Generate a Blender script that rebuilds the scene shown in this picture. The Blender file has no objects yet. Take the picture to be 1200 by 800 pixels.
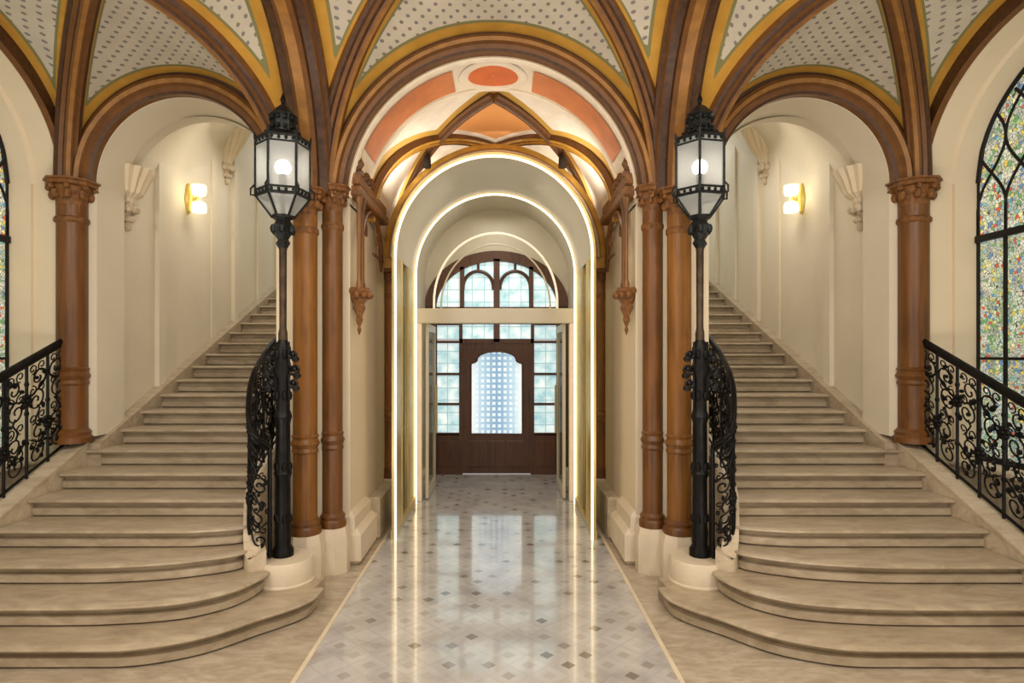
import bpy, math, random
from math import sin, cos, pi, sqrt, atan2, radians
from mathutils import Vector, Matrix
random.seed(7)
C = bpy.context.scene.collection

# ------------------------------------------------------------------ materials
def lin(h):
    h = h.lstrip('#'); out = []
    for i in (0, 2, 4):
        c = int(h[i:i+2], 16) / 255
        out.append(c / 12.92 if c <= .04045 else ((c + .055) / 1.055) ** 2.4)
    return (*out, 1)

class Mat:
    def __init__(s, name):
        s.m = bpy.data.materials.new(name); s.m.use_nodes = True
        s.n = s.m.node_tree.nodes; s.l = s.m.node_tree.links
        s.p = s.n['Principled BSDF']
    def new(s, t, **kw):
        nd = s.n.new(t)
        for k, v in kw.items(): setattr(nd, k, v)
        return nd
    def link(s, a, b): s.l.new(a, b)
    def set(s, **kw):
        for k, v in kw.items(): s.p.inputs[k.replace('_', ' ')].default_value = v
        return s
    def coord(s, kind='Object', scale=(1, 1, 1), rot=(0, 0, 0)):
        tc = s.new('ShaderNodeTexCoord'); mp = s.new('ShaderNodeMapping')
        mp.inputs['Scale'].default_value = scale; mp.inputs['Rotation'].default_value = rot
        s.link(tc.outputs[kind], mp.inputs['Vector']); return mp.outputs['Vector']
    def noise(s, vec, scale, detail=4, rough=.55, dist=0):
        nd = s.new('ShaderNodeTexNoise'); nd.inputs['Scale'].default_value = scale
        nd.inputs['Detail'].default_value = detail; nd.inputs['Roughness'].default_value = rough
        nd.inputs['Distortion'].default_value = dist
        s.link(vec, nd.inputs['Vector']); return nd.outputs['Fac']
    def ramp(s, fac, stops, interp='LINEAR'):
        r = s.new('ShaderNodeValToRGB'); cr = r.color_ramp; cr.interpolation = interp
        while len(cr.elements) < len(stops): cr.elements.new(.5)
        for e, (p, c) in zip(cr.elements, stops): e.position = p; e.color = c
        s.link(fac, r.inputs['Fac']); return r.outputs['Color']
    def math(s, op, a, b=None, c=None):
        nd = s.new('ShaderNodeMath', operation=op)
        for i, x in enumerate((a, b, c)):
            if x is None: continue
            if isinstance(x, (int, float)): nd.inputs[i].default_value = x
            else: s.link(x, nd.inputs[i])
        return nd.outputs[0]
    def mix(s, fac, a, b):
        nd = s.new('ShaderNodeMix', data_type='RGBA')
        for inp, x in ((nd.inputs[0], fac), (nd.inputs[6], a), (nd.inputs[7], b)):
            if isinstance(x, (int, float, tuple)): inp.default_value = x
            else: s.link(x, inp)
        return nd.outputs[2]
    def attr(s, name):
        a = s.new('ShaderNodeAttribute'); a.attribute_name = name; return a
    def bump(s, h, strength=.2, dist=.01):
        b = s.new('ShaderNodeBump'); b.inputs['Strength'].default_value = strength; b.inputs['Distance'].default_value = dist
        s.link(h, b.inputs['Height']); s.link(b.outputs[0], s.p.inputs['Normal'])
    def col(s, out): s.link(out, s.p.inputs['Base Color']); return s

def plain(name, hexa, rough=.5, metal=0, var=.12, scale=6, bump=0):
    m = Mat(name); m.set(Roughness=rough, Metallic=metal)
    a = lin(hexa); f = m.noise(m.coord(), scale)
    d = tuple(max(0, x * (1 - var * 1.6)) for x in a[:3]) + (1,); u = tuple(min(1, x * (1 + var)) for x in a[:3]) + (1,)
    m.col(m.ramp(f, [(.3, d), (.7, u)]))
    if bump: m.bump(m.noise(m.coord(), scale * 8), bump)
    return m.m

def emit(name, hexa, strength, base=None):
    m = Mat(name); m.set(Base_Color=lin(base or hexa), Emission_Color=lin(hexa), Emission_Strength=strength, Roughness=.4)
    return m.m

def wood(name, a, b, rough=.42, sc=(9, 9, .7)):
    m = Mat(name); m.set(Roughness=rough)
    f = m.noise(m.coord(scale=sc), 3, 6, .6, .6); g = m.noise(m.coord(scale=(1, 1, .6)), 2.2, 3)
    k = m.math('ADD', m.math('MULTIPLY', f, .55), m.math('MULTIPLY', g, .45))
    m.col(m.ramp(k, [(.3, lin(b)), (.5, lin(a)), (.68, tuple(min(1, x * 1.35) for x in lin(a)[:3]) + (1,))]))
    m.bump(f, .12, .004)
    return m.m

M = {}
M['plaster'] = plain('plaster', '#DECFB4', .75, 0, .025, 1.4)
M['stairplaster'] = plain('stair_plaster', '#DBD1BC', .8, 0, .025, 1.4)
M['stone_white'] = plain('pale_stone', '#DDCFB8', .5, 0, .06, 5)
M['col'] = wood('column_wood', '#835520', '#5C3812')
M['col_dark'] = wood('column_wood_dark', '#6C431A', '#48290D')
M['capital'] = plain('carved_capital', '#7E5022', .5, 0, .35, 26, .5)
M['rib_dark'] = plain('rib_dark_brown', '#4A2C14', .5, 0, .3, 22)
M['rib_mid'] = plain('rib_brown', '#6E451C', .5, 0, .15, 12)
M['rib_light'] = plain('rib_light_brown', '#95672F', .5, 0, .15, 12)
M['gold'] = plain('gold_ochre', '#C0923C', .4, .15, .14, 10)
M['ochre'] = plain('ochre_paint', '#B98A34', .6, 0, .1, 6)
M['brass'] = plain('satin_brass', '#D8C283', .33, .55, .05, 4)
M['orange'] = plain('orange_panel', '#D58452', .6, 0, .1, 5)
M['orange_deep'] = plain('deep_orange', '#DA7038', .6, 0, .1, 5)
M['cream'] = plain('cream_band', '#EFE3CE', .6, 0, .04, 5)
M['greige'] = plain('portal_greige', '#CCC3AD', .38, 0, .03, 3)
M['iron'] = plain('wrought_iron', '#1B1A1B', .42, .7, .3, 14)
M['iron_lamp'] = plain('lamp_iron', '#2A2D2E', .4, .7, .45, 30, .3)
M['pole_iron'] = plain('pole_iron', '#4A3A2C', .4, .5, .3, 14)
M['darkwood'] = wood('dark_door_wood', '#54331E', '#321B0F', .4)
M['led'] = emit('led_light', '#FFEBC4', 2.3)
M['led_refl'] = emit('led_reflection', '#F5ECD6', .35)  # faint glow standing in for the light strips reflected in glass
M['bulb'] = emit('lamp_bulb', '#FFF6E6', 22)
M['sconce_glass'] = emit('sconce_glass', '#FFF1C4', 1.9)
M['sconce_metal'] = plain('sconce_brass', '#D9C06A', .35, .4, .06, 9)
M['black'] = plain('leading_black', '#0E0F12', .5, .3, .2, 20)
M['spot'] = plain('spot_black', '#241A14', .5, .2, .2, 20)

def marble(name, cols, rough, veins=.5, sc=1.0, streak=(1, 2.5, 2.5)):
    m = Mat(name); m.set(Roughness=rough)
    v = m.coord(scale=streak)
    f = m.noise(v, 2.3 * sc, 7, .62, 1.4); g = m.noise(v, 9 * sc, 5, .6, .5)
    k = m.math('ADD', m.math('MULTIPLY', f, .7), m.math('MULTIPLY', g, .3))
    m.col(m.ramp(k, [(.3, lin(cols[0])), (.47, lin(cols[1])), (.58, lin(cols[2])), (.72, lin(cols[3]))]))
    m.bump(g, .03, .003)
    return m.m
M['step'] = marble('step_marble', ('#90816C', '#AA9A83', '#B7A891', '#C3B5A0'), .36)
M['curb'] = marble('curb_marble', ('#AB9A82', '#C2B299', '#CEBFA8', '#D8CBB7'), .4)
M['floor_side'] = marble('side_floor_marble', ('#988B78', '#B0A28E', '#C0B39F', '#CDC1AF'), .26)

def floor_mat():
    m = Mat('mosaic_floor'); m.set(Roughness=.16, Coat_Weight=.8, Coat_Roughness=.06, Coat_IOR=1.75); m.p.inputs['Specular IOR Level'].default_value = .6
    v = m.coord('Object', (1, 1, 1))
    base = m.ramp(m.noise(v, 2.2, 6, .6, 1), [(.3, lin('#B3B1B2')), (.5, lin('#C9C8C9')), (.7, lin('#D8D7D8'))])
    # lozenge lattice: rotated square cells; small inset at each corner
    sep = m.new('ShaderNodeSeparateXYZ'); m.link(v, sep.inputs[0])
    S = .25
    cells = []
    def cell(ox, oy):
        x = m.math('ADD', m.math('DIVIDE', sep.outputs[0], S), ox); y = m.math('ADD', m.math('DIVIDE', sep.outputs[1], S), oy)
        fx = m.math('SUBTRACT', m.math('FRACT', x), .5); fy = m.math('SUBTRACT', m.math('FRACT', y), .5)
        ix = m.math('FLOOR', x); iy = m.math('FLOOR', y)
        d = m.math('ADD', m.math('MULTIPLY', m.math('ABSOLUTE', fx), 1.0), m.math('ABSOLUTE', fy))
        cmb = m.new('ShaderNodeCombineXYZ'); m.link(ix, cmb.inputs[0]); m.link(iy, cmb.inputs[1]); cmb.inputs[2].default_value = ox * 7
        wn = m.new('ShaderNodeTexWhiteNoise'); m.link(cmb.outputs[0], wn.inputs['Vector'])
        return d, wn.outputs['Value']
    col = base
    for ox, oy in ((0, 0), (.5, .5)):
        d, r = cell(ox, oy)
        msk = m.math('LESS_THAN', d, .19)
        dot = m.ramp(r, [(0, lin('#6A625B')), (.10, lin('#857D76')), (.3, lin('#B3AEA9')), (1, lin('#CDCAC7'))])
        col = m.mix(m.math('MULTIPLY', msk, .9), col, dot)
        edge = m.math('LESS_THAN', m.math('ABSOLUTE', m.math('SUBTRACT', d, .48)), .012)
        col = m.mix(m.math('MULTIPLY', edge, .35), col, lin('#8F867C'))
        d2 = m.math('LESS_THAN', d, .47); tone = m.ramp(r, [(0, (.78, .76, .74, 1)), (1, (1, 1, 1, 1))])
        nd = m.new('ShaderNodeMix', data_type='RGBA'); nd.blend_type = 'MULTIPLY'
        m.link(m.math('MULTIPLY', d2, .55), nd.inputs[0]); m.link(col, nd.inputs[6]); m.link(tone, nd.inputs[7]); col = nd.outputs[2]
    m.col(col)
    m.bump(m.noise(v, 5, 3), .04, .01)
    return m.m
M['floor'] = floor_mat()

def web_mat():
    m = Mat('painted_vault'); m.set(Roughness=.8)
    uv = m.new('ShaderNodeUVMap').outputs[0]
    sep = m.new('ShaderNodeSeparateXYZ'); m.link(uv, sep.inputs[0])
    S = .118
    dots = None
    for o in (0, .5):
        fx = m.math('SUBTRACT', m.math('FRACT', m.math('ADD', m.math('DIVIDE', sep.outputs[0], S), o)), .5)
        fy = m.math('SUBTRACT', m.math('FRACT', m.math('ADD', m.math('DIVIDE', sep.outputs[1], S), o)), .5)
        d = m.math('ADD', m.math('MULTIPLY', fx, fx), m.math('MULTIPLY', fy, fy))
        k = m.math('LESS_THAN', d, .019)
        dots = k if dots is None else m.math('MAXIMUM', dots, k)
    base = m.ramp(m.noise(m.coord(), 3), [(.3, lin('#BBB2A1')), (.7, lin('#CBC2B1'))])
    dotc = m.ramp(m.noise(m.coord(), 14), [(.35, lin('#85795A')), (.5, lin('#7C7B80')), (.65, lin('#8C766E'))])
    col = m.mix(dots, base, dotc)
    e = m.attr('edge').outputs['Fac']
    yel = m.ramp(m.noise(m.coord(), 4), [(.3, lin('#B07F2A')), (.7, lin('#C6963A'))])
    grn = lin('#7E7A4E')
    k1 = m.math('LESS_THAN', e, .245); k2 = m.math('LESS_THAN', e, .275)
    col = m.mix(k2, col, grn); col = m.mix(k1, col, yel)
    m.col(col); return m.m
M['web'] = web_mat()

def bay_mat():
    m = Mat('painted_inner_vault'); m.set(Roughness=.75)
    e = m.attr('edge').outputs['Fac']      # diamond measure, <1 inside
    g = m.attr('rib').outputs['Fac']       # distance to the nearest rib in metres
    v = m.coord(scale=(30, 30, 30))
    br = m.new('ShaderNodeTexBrick'); m.link(v, br.inputs['Vector']); br.inputs['Scale'].default_value = 1
    br.inputs['Color1'].default_value = lin('#D6683A'); br.inputs['Color2'].default_value = lin('#CF7442'); br.inputs['Mortar'].default_value = lin('#E2A05E')
    br.inputs['Mortar Size'].default_value = .12
    org = br.outputs['Color']
    white = m.ramp(m.noise(m.coord(), 5), [(.3, lin('#D6CCBC')), (.7, lin('#E8E0D2'))])
    yel = lin('#BE9440')
    col = m.mix(m.math('LESS_THAN', g, .15), white, yel)
    ins = m.mix(m.math('LESS_THAN', e, .70), lin('#E9DCCB'), org)
    col = m.mix(m.math('LESS_THAN', e, .93), col, ins)
    m.col(col); return m.m
M['bay'] = bay_mat()

def stained(name, lo):
    m = Mat(name); m.set(Roughness=.3)
    v = m.coord(scale=(1, 1, 1))
    vo = m.new('ShaderNodeTexVoronoi'); m.link(v, vo.inputs['Vector']); vo.inputs['Scale'].default_value = 38 if lo else 30
    sp = m.new('ShaderNodeSeparateColor'); m.link(vo.outputs['Color'], sp.inputs[0])
    pal = m.ramp(sp.outputs[1], [(0, lin('#6E9A6A')), (.2, lin('#D8BE5A')), (.38, lin('#5E86B4')), (.52, lin('#A9BF8E')), (.66, lin('#C4573F')), (.76, lin('#7FB0B4')), (.88, lin('#E2D9A4'))], 'CONSTANT')
    white = m.ramp(m.noise(v, 7), [(.3, lin('#8F948E')), (.7, lin('#DCDCD0'))])
    col = m.mix(m.math('GREATER_THAN', sp.outputs[0], .70 if lo else .60), white, pal)
    tint = m.ramp(m.noise(v, 2.6), [(.36, lin('#B4D2B0')), (.5, lin('#EDECE2')), (.62, lin('#DCD6A8'))])
    nd = m.new('ShaderNodeMix', data_type='RGBA'); nd.blend_type = 'MULTIPLY'; nd.inputs[0].default_value = .6
    m.link(col, nd.inputs[6]); m.link(tint, nd.inputs[7]); col = nd.outputs[2]
    vd = m.new('ShaderNodeTexVoronoi', feature='DISTANCE_TO_EDGE'); m.link(v, vd.inputs['Vector']); vd.inputs['Scale'].default_value = 38 if lo else 30
    col = m.mix(m.math('LESS_THAN', vd.outputs['Distance'], .045), col, lin('#3C403A'))
    m.col(col); m.link(col, m.p.inputs['Emission Color']); m.p.inputs['Emission Strength'].default_value = .8
    return m.m
M['stained_up'] = stained('stained_glass_tracery', False)
M['stained_lo'] = stained('stained_glass_lights', True)

def doorglass(name, grid):
    m = Mat(name); m.set(Roughness=.2)
    v = m.coord()
    base = m.ramp(m.noise(v, 5, 4), [(.32, lin('#8FB8C2')), (.5, lin('#BFD8DB')), (.66, lin('#E2EAE6'))])
    sep = m.new('ShaderNodeSeparateXYZ'); m.link(v, sep.inputs[0])
    S = .092 if grid else .2
    fx = m.math('ABSOLUTE', m.math('SUBTRACT', m.math('FRACT', m.math('DIVIDE', sep.outputs[0], S)), .5))
    fz = m.math('ABSOLUTE', m.math('SUBTRACT', m.math('FRACT', m.math('DIVIDE', sep.outputs[2], S)), .5))
    mx = m.math('MAXIMUM', fx, fz)
    if grid:
        ax = m.math('ABSOLUTE', sep.outputs[0])
        blue = m.ramp(ax, [(.05, lin('#7F9FBD')), (.28, lin('#ACC6D8')), (.41, lin('#E4EAEA'))])
        col = m.mix(m.math('GREATER_THAN', mx, .27), m.mix(.45, base, lin('#E6EFF2')), blue)
    else:
        col = m.mix(m.math('GREATER_THAN', mx, .465), base, lin('#8FAEB4'))
    m.col(col); m.link(col, m.p.inputs['Emission Color']); m.p.inputs['Emission Strength'].default_value = .9
    return m.m
M['door_glass'] = doorglass('door_glass', True)
M['fan_glass'] = doorglass('fanlight_glass', False)

def clearglass(name, tint='#DDE6E6', alpha=.35, rough=.1, frost=False):
    m = Mat(name)
    tr = m.new('ShaderNodeBsdfTransparent'); tr.inputs[0].default_value = lin(tint)
    mx = m.new('ShaderNodeMixShader'); mx.inputs[0].default_value = alpha
    m.set(Base_Color=lin('#CFD2D0'), Roughness=rough)
    if frost:
        tl = m.new('ShaderNodeBsdfTranslucent'); tl.inputs[0].default_value = lin('#E8EAE8')
        m2 = m.new('ShaderNodeMixShader'); m2.inputs[0].default_value = .3
        m.link(m.p.outputs[0], m2.inputs[1]); m.link(tl.outputs[0], m2.inputs[2]); src = m2.outputs[0]
    else: src = m.p.outputs[0]
    m.link(tr.outputs[0], mx.inputs[1]); m.link(src, mx.inputs[2])
    m.link(mx.outputs[0], m.n['Material Output'].inputs['Surface'])
    return m.m
M['lantern_glass'] = clearglass('lantern_glass', '#E2E6E6', .42, .3, True)
M['portal_glass'] = clearglass('portal_glass', '#EFEFE6', .14, .03)

# ------------------------------------------------------------------ mesh builder
class MB:
    def __init__(s, sx=1): s.v = []; s.f = []; s.mi = []; s.sx = sx; s.at = {}; s.uv = None
    def add(s, vs, fs, mi=0):
        b = len(s.v); s.v += [tuple(p) for p in vs]
        for k, f in enumerate(fs):
            s.f.append([b + i for i in f]); s.mi.append(mi[k] if isinstance(mi, (list, tuple)) else mi)
        return b
    def box(s, x0, x1, y0, y1, z0, z1, mi=0, bev=0):
        if bev:
            b = bev
            rings = [(x0+b, x1-b, y0+b, y1-b, z0), (x0, x1, y0, y1, z0+b), (x0, x1, y0, y1, z1-b), (x0+b, x1-b, y0+b, y1-b, z1)]
        else: rings = [(x0, x1, y0, y1, z0), (x0, x1, y0, y1, z1)]
        vs = []; fs = []
        for (a, c, d, e, z) in rings: vs += [(a, d, z), (c, d, z), (c, e, z), (a, e, z)]
        n = len(rings)
        for r in range(n - 1):
            for k in range(4): fs.append([r*4+k, r*4+(k+1) % 4, r*4+4+(k+1) % 4, r*4+4+k])
        fs.append([3, 2, 1, 0]); fs.append([n*4-4, n*4-3, n*4-2, n*4-1])
        s.add(vs, fs, mi)
    def lathe(s, prof, c, seg=20, a0=0, a1=2*pi, mi=0, cap=True, flute=0):
        full = abs(a1 - a0 - 2*pi) < 1e-6; m = seg if full else seg + 1
        vs = []; fs = []
        for (r, z) in prof:
            for k in range(m):
                a = a0 + (a1 - a0) * k / seg
                rr = r * (1 - flute * (k % 2))
                vs.append((c[0] + rr*cos(a), c[1] + rr*sin(a), c[2] + z))
        for i in range(len(prof) - 1):
            for k in range(seg):
                k2 = (k + 1) % m
                fs.append([i*m+k, i*m+k2, (i+1)*m+k2, (i+1)*m+k])
        if cap and full:
            fs.append(list(range(m))[::-1]); fs.append([(len(prof)-1)*m + k for k in range(m)])
        s.add(vs, fs, mi)
    def tube(s, path, r, seg=6, mi=0, flat=None):
        path = [Vector(p) for p in path]; n = len(path)
        if n < 2: return
        up = Vector((0, 0, 1)); vs = []; fs = []; prevB = None
        for i, p in enumerate(path):
            t = (path[min(i+1, n-1)] - path[max(i-1, 0)])
            if t.length < 1e-9: t = Vector((0, 0, 1))
            t.normalize()
            B = t.cross(up)
            if B.length < .05: B = prevB if prevB is not None else t.cross(Vector((1, 0, 0)))
            if prevB is not None and B.dot(prevB) < 0: B = -B
            B.normalize(); B = (B - t * B.dot(t)).normalized(); prevB = B
            N = t.cross(B)
            rr = r[i] if isinstance(r, (list, tuple)) else r
            for k in range(seg):
                a = 2*pi*k/seg
                vs.append(p + B*(rr*cos(a)) + N*(rr*sin(a)))
        for i in range(n - 1):
            for k in range(seg):
                fs.append([i*seg+k, i*seg+(k+1) % seg, (i+1)*seg+(k+1) % seg, (i+1)*seg+k])
        fs.append(list(range(seg))[::-1]); fs.append([(n-1)*seg+k for k in range(seg)])
        s.add(vs, fs, mi)
    def sweep(s, path, prof, B=None, closed=True):
        """prof: (b, n, material) – b along the binormal, n towards the inside of the arch"""
        path = [Vector(p) for p in path]; n = len(path); m = len(prof); vs = []; fs = []; mi = []
        for i, p in enumerate(path):
            t = (path[min(i+1, n-1)] - path[max(i-1, 0)]).normalized()
            N = t.cross(B).normalized()
            for q in prof: vs.append(p + B*q[0] + N*q[1])
        for i in range(n - 1):
            for k in range(m if closed else m - 1):
                k2 = (k + 1) % m
                fs.append([i*m+k, i*m+k2, (i+1)*m+k2, (i+1)*m+k]); mi.append(prof[k][2])
        if closed:
            fs.append(list(range(m))[::-1]); mi.append(0); fs.append([(n-1)*m+k for k in range(m)]); mi.append(0)
        s.add(vs, fs, mi)
    def prism(s, pts, y0, y1, mi=0):
        """polygon in xz extruded along y"""
        n = len(pts)
        vs = [(x, y0, z) for x, z in pts] + [(x, y1, z) for x, z in pts]
        fs = [list(range(n)), [n + i for i in range(n)][::-1]] + [[i, n+i, n+(i+1) % n, (i+1) % n] for i in range(n)]
        s.add(vs, fs, mi)
    def prismx(s, pts, x0, x1, mi=0):
        n = len(pts)
        vs = [(x0, y, z) for y, z in pts] + [(x1, y, z) for y, z in pts]
        fs = [list(range(n)), [n + i for i in range(n)][::-1]] + [[i, n+i, n+(i+1) % n, (i+1) % n] for i in range(n)]
        s.add(vs, fs, mi)
    def grid(s, rows, mi=0):
        m = len(rows[0]); vs = [p for r in rows for p in r]; fs = []
        for i in range(len(rows) - 1):
            for k in range(m - 1): fs.append([i*m+k, i*m+k+1, (i+1)*m+k+1, (i+1)*m+k])
        return s.add(vs, fs, mi)
    def ball(s, c, r, seg=10, sc=(1, 1, 1), mi=0):
        n = max(4, seg // 2)
        vs = []; fs = []
        for i in range(n + 1):
            a = pi * i / n
            for k in range(seg):
                b = 2*pi*k/seg
                vs.append((c[0] + r*sc[0]*sin(a)*cos(b), c[1] + r*sc[1]*sin(a)*sin(b), c[2] - r*sc[2]*cos(a)))
        for i in range(n):
            for k in range(seg): fs.append([i*seg+k, i*seg+(k+1) % seg, (i+1)*seg+(k+1) % seg, (i+1)*seg+k])
        s.add(vs, fs, mi)
    def build(s, name, mats, parent=None, angle=35, recalc=True):
        me = bpy.data.meshes.new(name)
        ox = Vector((0, 0, 0))
        if parent is not None:
            p = parent
            while p is not None: ox += p.location; p = p.parent
        me.from_pydata([(x*s.sx - ox.x, y - ox.y, z - ox.z) for x, y, z in s.v], [], s.f)
        if not isinstance(mats, (list, tuple)): mats = [mats]
        for m in mats: me.materials.append(M[m] if isinstance(m, str) else m)
        for p, i in zip(me.polygons, s.mi): p.material_index = i; p.use_smooth = True
        for k, vals in s.at.items():
            a = me.attributes.new(k, 'FLOAT', 'POINT'); a.data.foreach_set('value', vals)
        if s.uv:
            ul = me.uv_layers.new(name='UVMap')
            for lp in me.loops: ul.data[lp.index].uv = s.uv[lp.vertex_index]
        if recalc:
            import bmesh
            bm = bmesh.new(); bm.from_mesh(me); bmesh.ops.recalc_face_normals(bm, faces=bm.faces); bm.to_mesh(me); bm.free()
        me.set_sharp_from_angle(angle=radians(angle))
        me.validate()
        o = bpy.data.objects.new(name, me); C.objects.link(o)
        if parent is not None: o.parent = parent
        return o

def tag(o, label=None, cat=None, group=None, kind=None):
    if label: o['label'] = label
    if cat: o['category'] = cat
    if group: o['group'] = group
    if kind: o['kind'] = kind
    return o
def thing(name, label, cat, loc, group=None, kind=None):
    o = bpy.data.objects.new(name, None); C.objects.link(o); o.location = loc; o.empty_display_size = .1
    return tag(o, label, cat, group, kind)
def struct(o, label=None): o['kind'] = 'structure'; return tag(o, label)
V = Vector
SIDES = ((-1, 'left'), (1, 'right'))
def lerp(a, b, t): return a + (b - a) * t
def interp(x, pts):
    if x <= pts[0][0]: return pts[0][1]
    for (a, b), (c, d) in zip(pts, pts[1:]):
        if x <= c: return b + (d - b) * (x - a) / (c - a)
    return pts[-1][1]
def smooth_path(pts, n):
    """Catmull-Rom through pts"""
    P = [V(p) for p in pts]; P = [2*P[0]-P[1]] + P + [2*P[-1]-P[-2]]; out = []
    for i in range(1, len(P) - 2):
        for k in range(n):
            t = k / n; a, b, c, d = P[i-1], P[i], P[i+1], P[i+2]
            out.append(.5*((2*b) + (c-a)*t + (2*a-5*b+4*c-d)*t*t + (3*b-a-3*c+d)*t**3))
    out.append(P[-2]); return out

# ------------------------------------------------------------------ key dimensions
H = 1.95
YA, YB = 5.38, 6.13          # central arch: front and back plane
RC, ZC = 1.32, 3.34          # its radius and springing height
YS, YT = 5.60, 6.06          # stair arches: front and back plane
XS, RS, ZS = 2.92, .82, 3.55
XW = 4.02                    # side wall plane
XG = 4.46                    # stained glass plane
WD, WA, WB, WZ = 4.28, 1.25, 1.05, 3.52   # window arch: centre depth, half width, rise, springing
RISE, RUN, D0 = .1505, .34, 3.60
NST = 23
def zline(d): return (d - D0) * RISE / RUN     # stair slope line
YR = 4.1                     # ridge of the painted vault
BACK = -2.6

# ------------------------------------------------------------------ floor
b = MB(); b.box(-1.14, 1.14, BACK, 9.9, -.12, 0); struct(b.build('floor', 'floor'))
for sx, nm in SIDES:
    b = MB(sx); b.box(1.17, 4.6, BACK, 9.9, -.12, -.0005); struct(b.build('floor_' + nm, 'floor_side'))
    b = MB(sx); b.box(1.14, 1.17, BACK, 7.8, -.12, .006); struct(b.build('trim_floor_border_' + nm, 'stone_white'))

# ------------------------------------------------------------------ staircases
F1 = [(1.34, 4.62), (1.36, 4.42), (1.46, 4.27), (1.61, 4.12), (1.78, 3.93), (1.95, 3.81), (2.22, 3.715), (2.6, 3.70), (3.812, 3.70)]
F2 = [(1.735, 4.64), (1.745, 4.44), (1.83, 4.23), (2.0, 4.08), (2.17, 4.01), (2.42, 3.965), (2.8, 3.94), (3.812, 3.94)]
F3 = [(1.89, 4.64), (1.95, 4.53), (2.17, 4.415), (2.38, 4.345), (2.65, 4.30), (2.95, 4.28), (3.812, 4.28)]
F4 = [(1.94, 4.76), (2.0, 4.70), (2.2, 4.645), (2.5, 4.62), (3.812, 4.62)]
for sx, nm in SIDES:
    lab = ('broad marble staircase beside the big leaded stained-glass window' if sx > 0 else
           'broad marble staircase on the left, behind the lamp post with a flat-fronted lantern')
    st = thing('staircase', lab, 'staircase', (sx*2.9, 3.7, 0))
    for k in range(1, NST + 1):
        y = D0 + RUN * (k - 1); z1 = RISE * k
        pl = {1: F1, 2: F2, 3: F3, 4: F4}.get(k, [(2.008, y), (2.9, y), (3.812, y)])
        path = smooth_path([(x, d, 0) for x, d in pl], 4 if k < 5 else 3)
        yb = y + RUN + .12 + (.75 if k == 1 else .5 if k == 2 else .2 if k < 5 else 0)
        m = MB(sx); rows = []
        for i, p in enumerate(path):
            t = path[min(i+1, len(path)-1)] - path[max(i-1, 0)]; t.normalize()
            nrm = V((t.y, -t.x, 0))
            if nrm.y > 0: nrm = -nrm
            f = lambda o, z: (p.x + nrm.x*o, p.y + nrm.y*o, z)
            rows.append([(p.x, max(yb, p.y + .05), z1), f(-.02, z1), f(.032, z1 - .002), f(.046, z1 - .009), f(.05, z1 - .017), f(.046, z1 - .025), f(.032, z1 - .031), f(-.025, z1 - .033), f(-.03, z1 - .072), f(.004, z1 - .084),
                         f(.004, z1 - RISE + .016), f(-.03, z1 - RISE + .014), f(-.03, z1 - RISE - .001), (p.x, max(yb, p.y + .05), z1 - RISE - .001)])
        m.grid(rows)
        nn = len(rows[0]); last = (len(rows)-1)*nn
        m.f.append(list(range(nn))); m.mi.append(0); m.f.append([last + i for i in range(nn)][::-1]); m.mi.append(0)
        m.build('step', 'step', st, 30)
    ye = D0 + RUN * NST
    m = MB(sx); m.box(2.008, 3.812, ye, ye + 1.39, RISE*NST - .1, RISE*NST + RISE - .001); m.build('landing', 'step', st)
    # outer curb / skirting that climbs with the steps
    m = MB(sx)
    y0, y1 = 3.45, 5.63
    m.prismx([(y0, 0), (y0, zline(y0) + .22), (y1, zline(y1) + .22), (y1, 0)], 3.82, 4.012)
    m.prismx([(y0, zline(y0) + .22), (y0, zline(y0) + .24), (y1, zline(y1) + .24), (y1, zline(y1) + .22)], 3.80, 4.016)
    m.build('curb', 'curb', st)
    m = MB(sx); y0, y1 = 5.64, ye + .1
    m.prismx([(y0, zline(y0) - .3), (y0, zline(y0) + .21), (y1, zline(y1) + .21), (y1, zline(y1) - .3)], 3.70, 3.818)
    m.build('skirting', 'step', st)
    # inner curb, swinging out of the round newel pedestal
    m = MB(sx)
    inn = smooth_path([(1.72, 4.575, 0), (1.85, 4.53, 0), (1.955, 4.71, 0), (2.05, 5.0, 0), (2.09, 5.35, 0), (2.09, 6.0, 0)], 5)
    rows = []
    for i, p in enumerate(inn):
        t = (inn[min(i+1, len(inn)-1)] - inn[max(i-1, 0)]).normalized(); nn = V((-t.y, t.x, 0))
        w = .12
        zt = max(.32, min(zline(p.y) + .22, .32 + (p.y - 4.46) * 1.15))
        q = p + nn * w
        rows.append([(p.x, p.y, 0), (p.x, p.y, zt - .02), (p.x - nn.x*-.0 , p.y, zt), (q.x, q.y, zt), (q.x, q.y, 0)])
    m.grid(rows); m.f.append([0, 1, 2, 3, 4]); m.mi.append(0)
    m.build('inner_curb', 'curb', st, 40)
    m = MB(sx); m.lathe([(.235, 0), (.235, .16), (.226, .17), (.226, .32), (.218, .335)], (1.655, 4.78, 0), 28)
    m.build('newel_pedestal', 'stone_white', st)

# ------------------------------------------------------------------ walls of the hall
def arch_wall(m, x0, x1, y0, y1, ztop, xc, r, zs, n=32, b=None):
    """wall slab with a round-headed opening, faces + soffit (open below the springing)"""
    b = b or r
    pts = [(xc - r*cos(pi*i/n), zs + b*sin(pi*i/n)) for i in range(n + 1)]
    for y, fl in ((y0, 0), (y1, 1)):
        rows = [[(x, y, z), (x0 + (x1 - x0)*i/n, y, ztop)] for i, (x, z) in enumerate(pts)]
        m.grid(rows)
    m.grid([[(x, y0, z), (x, y1, z)] for x, z in pts])

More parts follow.
